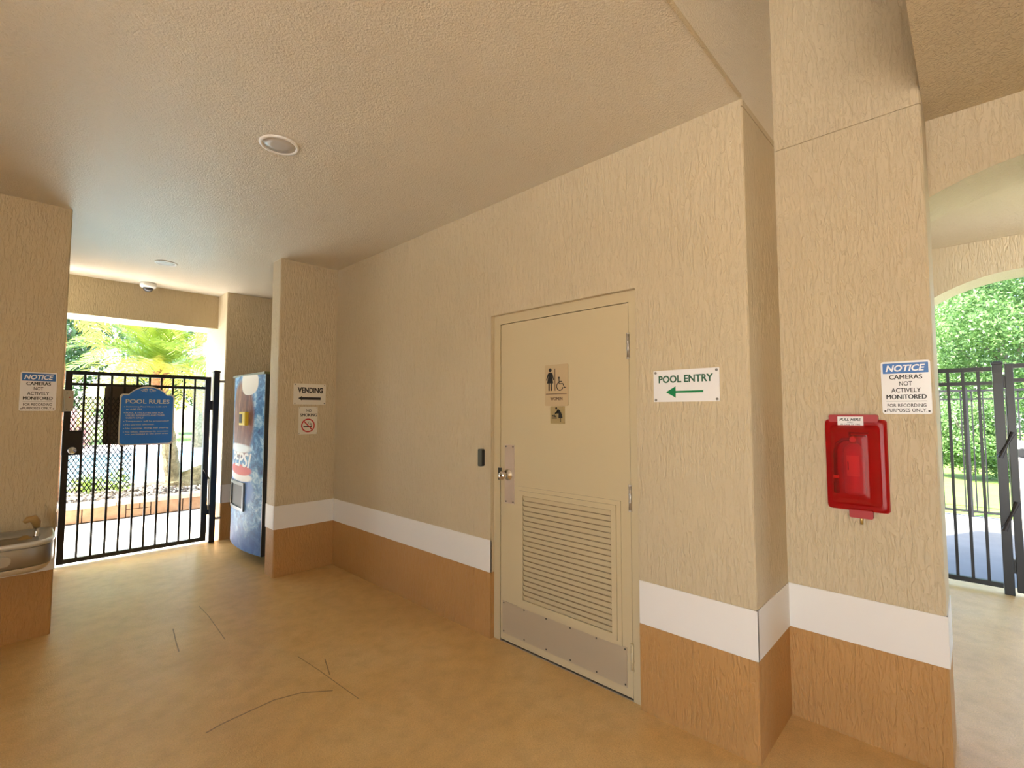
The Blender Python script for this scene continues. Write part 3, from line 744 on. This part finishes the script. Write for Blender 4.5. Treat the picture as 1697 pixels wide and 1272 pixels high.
# ------------------------------------------------------------------ side gate in the far arch
FX = 5.76
def railing(name, label, cat, x, ya, yb, ztop, pick, rails, thick=.020, picks=None, group=None):
    s = thing(name, label, cat, (x, (ya + yb) / 2, 0), (0, 0, 0), group)
    c = (ya + yb) / 2
    for z, hh in rails: obj('rail', B((-.018, .018, ya - c, yb - c, z, z + hh)), M['black'], s)
    bars(s, 'picket', 'picket', M['black'], [(0, y - c, rails[-1][0]) for y in picks], (thick, thick, ztop - rails[-1][0]))
    return s
RL = ((1.845, .036), (1.728, .030), (.045, .040))
f = railing('fence_panel', 'black picket fence panel filling side of the arch next to the pilaster', 'fence', FX, -.135, .765, 1.85, None, RL, .021, [.142 + .0965 * k for k in range(-2, 7)])
p = post('thick black square gate post with flat cap in the far arch', FX, -.168, .062, 1.925)
obj('strike_plate', B((-.036, -.030, -.026, .026, 1.74, 1.83)), M['dark_plastic'], p)
gt = railing('side_gate', 'black picket gate leaf hung on the thick capped post in the arch', 'gate', FX, -1.50, -.258, 1.88, None, ((1.862, .036), (1.745, .030), (.045, .040)), .021, [-.345 - .0965 * k for k in range(12)])
cy_ = (-1.50 - .258) / 2
obj('stile', B((-.026, .026, -.262 - cy_, -.212 - cy_, .03, 1.90), bev=.003), M['black'], gt); obj('stile', B((-.026, .026, -1.52 - cy_, -1.47 - cy_, .03, 1.90), bev=.003), M['black'], gt)
obj('hinge', B((-.02, .02, -.214 - cy_, -.200 - cy_, 1.70, 1.80)), M['black'], gt); obj('hinge', B((-.02, .02, -.214 - cy_, -.200 - cy_, .18, .29)), M['black'], gt)
for za, zb in ((1.12, 1.33), (.52, .76)):
    obj('closer_arm', tube([(-.034, -.155 - cy_, za), (-.040, -.198 - cy_, (za + zb) / 2), (-.034, -.240 - cy_, zb)], [.020, .010, .018], 8), M['hose'], gt)
# far fence
yk = [2.2 - .116 * k for k in range(40)]
f = railing('boundary_fence', 'thin black picket fence along the lawn beyond the walk', 'fence', 9.62, -2.4, 2.3, 1.80, None, ((1.79, .03), (1.67, .025), (.06, .03)), .016, yk)
for y in (2.3, .06, -2.4): obj('post', B((-.025, .025, y + .05 - .025, y + .05 + .025, 0, 1.85)), M['black'], f)
s = thing('utility_cabinet', 'cream utility cabinet with round dark vent beyond the side gate', 'cabinet', (9.0, -.62, 0))
obj('body', B((-.20, .20, -.25, .25, 0, .86), bev=.01), M['beige_box'], s); obj('top_box', B((-.21, .21, -.26, .26, .86, 1.12), bev=.015), M['white_plastic'], s)
obj('round_vent', lathe([(.06, 0), (.06, .012), (.045, .014)], 20), M['ink'], s, loc=(-.21, .18, .985), rot=(0, -PI / 2, 0))
for i in range(7): obj('rib', B((-.206, -.198, -.22 + i * .07, -.19 + i * .07, .08, .80)), M['beige_box'], s)

# ------------------------------------------------------------------ retaining wall by the pool
s = struct(obj('retaining_wall', B((-8, 10, 8.76, 8.95, 0, .19)), M['mortar']))
x = -1.2; k = 0
while x < 4.0:
    w_ = rnd.uniform(.22, .52)
    if rnd.random() < .5:
        obj('stone', B((x, x + w_ - .012, 8.735, 8.80, .004, .186), bev=.006), M['stone'], s)
    else:
        sp_ = rnd.uniform(.07, .12)
        obj('stone', B((x, x + w_ - .012, 8.735, 8.80, .004, sp_ - .008), bev=.006), M['stone'], s)
        obj('stone', B((x, x + w_ * .55 - .012, 8.738, 8.80, sp_, .186), bev=.006), M['stone'], s); obj('stone', B((x + w_ * .55, x + w_ - .012, 8.733, 8.80, sp_, .186), bev=.006), M['stone'], s)
    x += w_
x = -1.3
while x < 4.0:
    obj('cap_stone', B((x, x + .594, 8.70, 8.98, .19, .248), bev=.006), M['stone_cap'], s); x += .60
bm = bmesh.new()
for i in range(2600):
    c = Vector((rnd.uniform(-1.5, 4.5), rnd.uniform(9.0, 10.5), .20 + rnd.uniform(0, .02))); r = rnd.uniform(.015, .05)
    mt_ = Matrix.Translation(c) @ Euler((rnd.uniform(-.6, .6), rnd.uniform(-.6, .6), rnd.uniform(0, 6))).to_matrix().to_4x4() @ Matrix.Diagonal((r, r * .6, r * .35, 1))
    res = bmesh.ops.create_icosphere(bm, subdivisions=1, radius=1, matrix=mt_)
    if rnd.random() < .5:
        for v in res['verts']:
            for f_ in v.link_faces: f_.material_index = 1
ch = obj('bark_chips', bm, [M['chip_a'], M['chip_b']]); tag(ch, 'loose pale and dark bark chips covering planting bed', 'mulch', kind='stuff')

# ------------------------------------------------------------------ planting
def leaf_cloud(blobs, n, size, seed, flat=.6):
    r = random.Random(seed); V = []; Fc = []
    tot = sum(b[3] * b[4] * b[5] for b in blobs)
    for (cx_, cy2, cz_, rx, ry, rz) in blobs:
        m = int(n * rx * ry * rz / tot)
        for i in range(m):
            d_ = Vector((r.gauss(0, 1), r.gauss(0, 1), r.gauss(0, 1))).normalized() * (r.random() ** .33) * r.uniform(.85, 1.08)
            p = Vector((cx_ + d_.x * rx, cy2 + d_.y * ry, cz_ + d_.z * rz))
            if p.z < .03: continue
            nn = Vector((r.gauss(0, 1), r.gauss(0, 1), r.gauss(.5, 1))).normalized(); a = nn.orthogonal().normalized()
            a.rotate(Matrix.Rotation(r.uniform(0, 6.28), 3, nn)); b = nn.cross(a); s_ = size * r.uniform(.6, 1.3)
            i0 = len(V); V += [p - a * s_, p + b * s_ * .45, p + a * s_, p - b * s_ * .45]; Fc.append((i0, i0 + 1, i0 + 2, i0 + 3))
    me = bpy.data.meshes.new('foliage'); me.from_pydata([tuple(v) for v in V], [], Fc); return me
def tree(name, label, loc, h, rad, mat, n, size, seed, trunk_r=.09, low=.25, group=None, cat='tree'):
    s = thing(name, label, cat, loc, (0, 0, 0), group); r = random.Random(seed)
    blobs = [(0, 0, h * (.5 + low / 2), rad * .75, rad * .75, h * (1 - low) / 2 * .85)]
    for i in range(16):
        a = r.uniform(0, 6.28); q = rad * r.uniform(.45, .85); z = h * r.uniform(low + .05, .92); bs = rad * r.uniform(.28, .5)
        blobs.append((q * math.cos(a), q * math.sin(a), z, bs, bs, bs * .8))
    me = leaf_cloud(blobs, n, size, seed); me.materials.append(mat)
    o = bpy.data.objects.new('foliage', me); link(o, s); o['kind'] = 'stuff'
    bm = bmesh.new(); add_tube(bm, [(0, 0, -.05), (.04, .02, h * .3), (0, .05, h * .6)], [trunk_r, trunk_r * .8, trunk_r * .4], 8)
    tk = obj('trunk', bm, M['bark'], s, True)
    for i in range(5):
        a = r.uniform(0, 6.28); z = h * r.uniform(.2, .5); bm = bmesh.new()
        add_tube(bm, [(.02, .02, z), (rad * .4 * math.cos(a), rad * .4 * math.sin(a), z + h * .15), (rad * .75 * math.cos(a), rad * .75 * math.sin(a), z + h * .3)], [trunk_r * .45, trunk_r * .3, trunk_r * .12], 6)
        obj('branch', bm, M['bark'], tk, True)
    return s
tree('broadleaf_tree', 'tall mid green tree with the widest crown beyond lawn and boundary fence', (18.4, -.7, 0), 6.8, 2.3, M['leaf_mid'], 42000, .052, 11, .16, .12)
tree('broadleaf_tree', 'tall tree with pale light green foliage behind lawn, nearest the pool side', (18.6, 4.2, 0), 6.0, 1.9, M['leaf_light'], 26000, .052, 12, .14, .1)
tree('broadleaf_tree', 'tall mid green tree behind the utility cabinet and lawn', (18.8, -5.6, 0), 6.4, 1.9, M['leaf_mid'], 22000, .052, 13, .14, .1)
tree('broadleaf_tree', 'dark green tree rising behind the other lawn trees', (25.0, .6, 0), 9.0, 3.4, M['leaf_dark'], 30000, .08, 14, .2, .1)
for i, (y, h, mt_, lab) in enumerate(((2.0, 2.2, 'leaf_mid', 'mid green rounded shrub at the far edge of lawn'), (.1, 1.9, 'leaf_mid', 'low dense green shrub directly behind the lawn and thin fence'), (-1.75, 2.5, 'leaf_light', 'bright yellow green shrub at the lawn edge behind gate post'), (-3.65, 2.3, 'leaf_light', 'yellow green shrub at the lawn edge behind utility cabinet'))):
    tree('shrub', lab, (14.6 + .2 * (i % 2), y, 0), h, .78, M[mt_], 16000, .036, 30 + i, .05, .0, None, 'shrub')
# palms by the pool
def frond_mesh(L, droop, seed, nl=46, ll=.34):
    r = random.Random(seed); V = []; Fc = []; path = []
    for k in range(25):
        t_ = k / 24; path.append(Vector((L * (t_ - .12 * t_ * t_ * droop), 0, L * (.55 * t_ - droop * .75 * t_ * t_))))
    def at(t_):
        f_ = t_ * 24; i = min(int(f_), 23); return path[i].lerp(path[i + 1], f_ - i)
    for k in range(24):
        w0, w1 = .016 * (1 - k / 26), .016 * (1 - (k + 1) / 26); a, b = path[k], path[k + 1]; i0 = len(V)
        V += [a + Vector((0, w0, 0)), a - Vector((0, w0, 0)), b - Vector((0, w1, 0)), b + Vector((0, w1, 0))]; Fc.append((i0, i0 + 1, i0 + 2, i0 + 3))
    for k in range(nl):
        t_ = .10 + .90 * k / nl
        for sg in (-1, 1):
            p = at(t_); tg = (at(min(1, t_ + .03)) - at(max(0, t_ - .03))).normalized()
            l = ll * (math.sin(PI * min(1, t_ * .9 + .12)) * .75 + .25) * r.uniform(.85, 1.1)
            d_ = (tg * .75 + Vector((0, sg, 0)) * .75 + Vector((0, 0, r.uniform(-.05, .30)))).normalized()
            m_ = p + d_ * l * .55; e_ = p + d_ * l + Vector((0, 0, -l * .22)); sd = tg.cross(d_).cross(d_).normalized() * .010
            i0 = len(V); V += [p - sd * .6, p + sd * .6, m_ + sd, m_ - sd, e_]; Fc += [(i0, i0 + 1, i0 + 2, i0 + 3), (i0 + 3, i0 + 2, i0 + 4)]
    me = bpy.data.meshes.new('frond'); me.from_pydata([tuple(v) for v in V], [], Fc); return me
FR = {}
def palm(label, base, top, r0, r1, n, L, seed, tm='trunk', leafm='frond'):
    s = thing('palm_tree', label, 'palm', base); r = random.Random(seed); top = Vector(top) - Vector(base)
    bm = bmesh.new(); N_ = 14
    add_tube(bm, [Vector((0, 0, -.05)).lerp(top, k / N_) + Vector((0, 0, -.05 * math.sin(PI * k / N_))) for k in range(N_ + 1)], [(r0 + (r1 - r0) * k / N_) * (1.12 if k % 2 else .95) for k in range(N_ + 1)], 10)
    obj('trunk', bm, M[tm], s)
    bm = bmesh.new(); add_lathe(bm, [(r1 * .9, -.30), (r1 * 1.7, -.12), (r1 * 1.5, .06), (r1 * .5, .16)], 12, tuple(top))
    obj('crown_shaft', bm, M['trunk_red'], s)
    for i in range(n):
        lvl = i / (n - 1); dr = 1.55 - 1.25 * lvl + r.uniform(-.1, .1); key = (round(dr * 4) / 4, round(L, 1), i % 2, leafm if lvl > .25 else 'frond_old')
        if key not in FR:
            FR[key] = frond_mesh(L, key[0], len(FR) + 5, 50, L * .24); FR[key].materials.append(M[key[3]])
        o = bpy.data.objects.new('frond', FR[key]); o.location = top; o.rotation_euler = (0, -(.1 + .55 * lvl) + r.uniform(-.1, .1), i * 2.39996 + r.uniform(-.2, .2)); link(o, s)
palm('short leaning palm with thick trunk between the planting bed and pool', (2.08, 10.2, .2), (1.78, 10.0, 2.10), .13, .085, 30, 1.75, 3)
palm('palm with reddish fibrous trunk beside latch post end of the bed', (.45, 9.55, .2), (.43, 9.5, 3.2), .12, .10, 28, 1.9, 4, 'trunk_red')
palm('palm leaning over the pool corner behind the hinge post', (3.35, 10.25, .2), (3.3, 10.3, 2.9), .12, .09, 28, 1.9, 5)
palm('tall palm standing on the deck across the pool', (4.6, 19.6, .26), (4.5, 19.5, 5.2), .16, .12, 26, 2.6, 6)
palm('palm with pale fronds across the pool in front of dark trees', (.4, 20.4, .26), (.5, 20.3, 4.4), .16, .12, 26, 2.6, 7)
# mound of roots and low plants
s = thing('root_mound', 'olive brown mound of matted roots at foot of leaning palm', 'mound', (2.45, 10.15, .19))
bm = bmesh.new(); bmesh.ops.create_icosphere(bm, subdivisions=4, radius=1, matrix=Matrix.Diagonal((.55, .26, .34, 1)))
for v in list(bm.verts):
    v.co *= 1 + .12 * math.sin(v.co.x * 23 + v.co.y * 31) * math.sin(v.co.z * 27)
    v.co.z = max(v.co.z, 0) * (1 + v.co.x * .9)
obj('mound_body', bm, M['trunk'], s, True)
for i, x in enumerate((-.6, .75, 4.2)):
    tree('low_plant', ['low green groundcover plant by the latch end of planting bed', 'low green groundcover plant in the middle of planting bed', 'low green groundcover plant behind the hinge post'][i], (x + .3, 10.15, .2), .32, .45, M['leaf_light'], 900, .03, 60 + i, .01, 0, None, 'plant')
for i in range(7):
    tree('flowering_hedge', 'clipped pink flowering hedge shrub in the row across the pool', (-4 + 2.55 * i, 22.6, .22), 1.25, .95, M['leaf_pink'], 3500, .06, 70 + i, .05, 0, 'pink hedge across the pool', 'shrub')
for i in range(6):
    tree('background_tree', 'dark green tree in the row beyond the pink hedge', (-8.2 + 4.6 * i, 28.0 + (i % 2) * 6.0, .2), 8.5 + (i % 2) * 1.5, 2.6, M['leaf_dark'], 9000, .13, 80 + i, .2, .02, 'dark trees beyond the pool')
for i, x in enumerate((6.2, 8.0)):
    tree('deck_shrub', ['rounded yellow green shrub on the far pool deck', 'second rounded yellow green shrub on the far pool deck by tall palm'][i], (x, 20.0, .26), .8, .7, M['leaf_light'], 2500, .05, 95 + i, .03, 0, None, 'shrub')
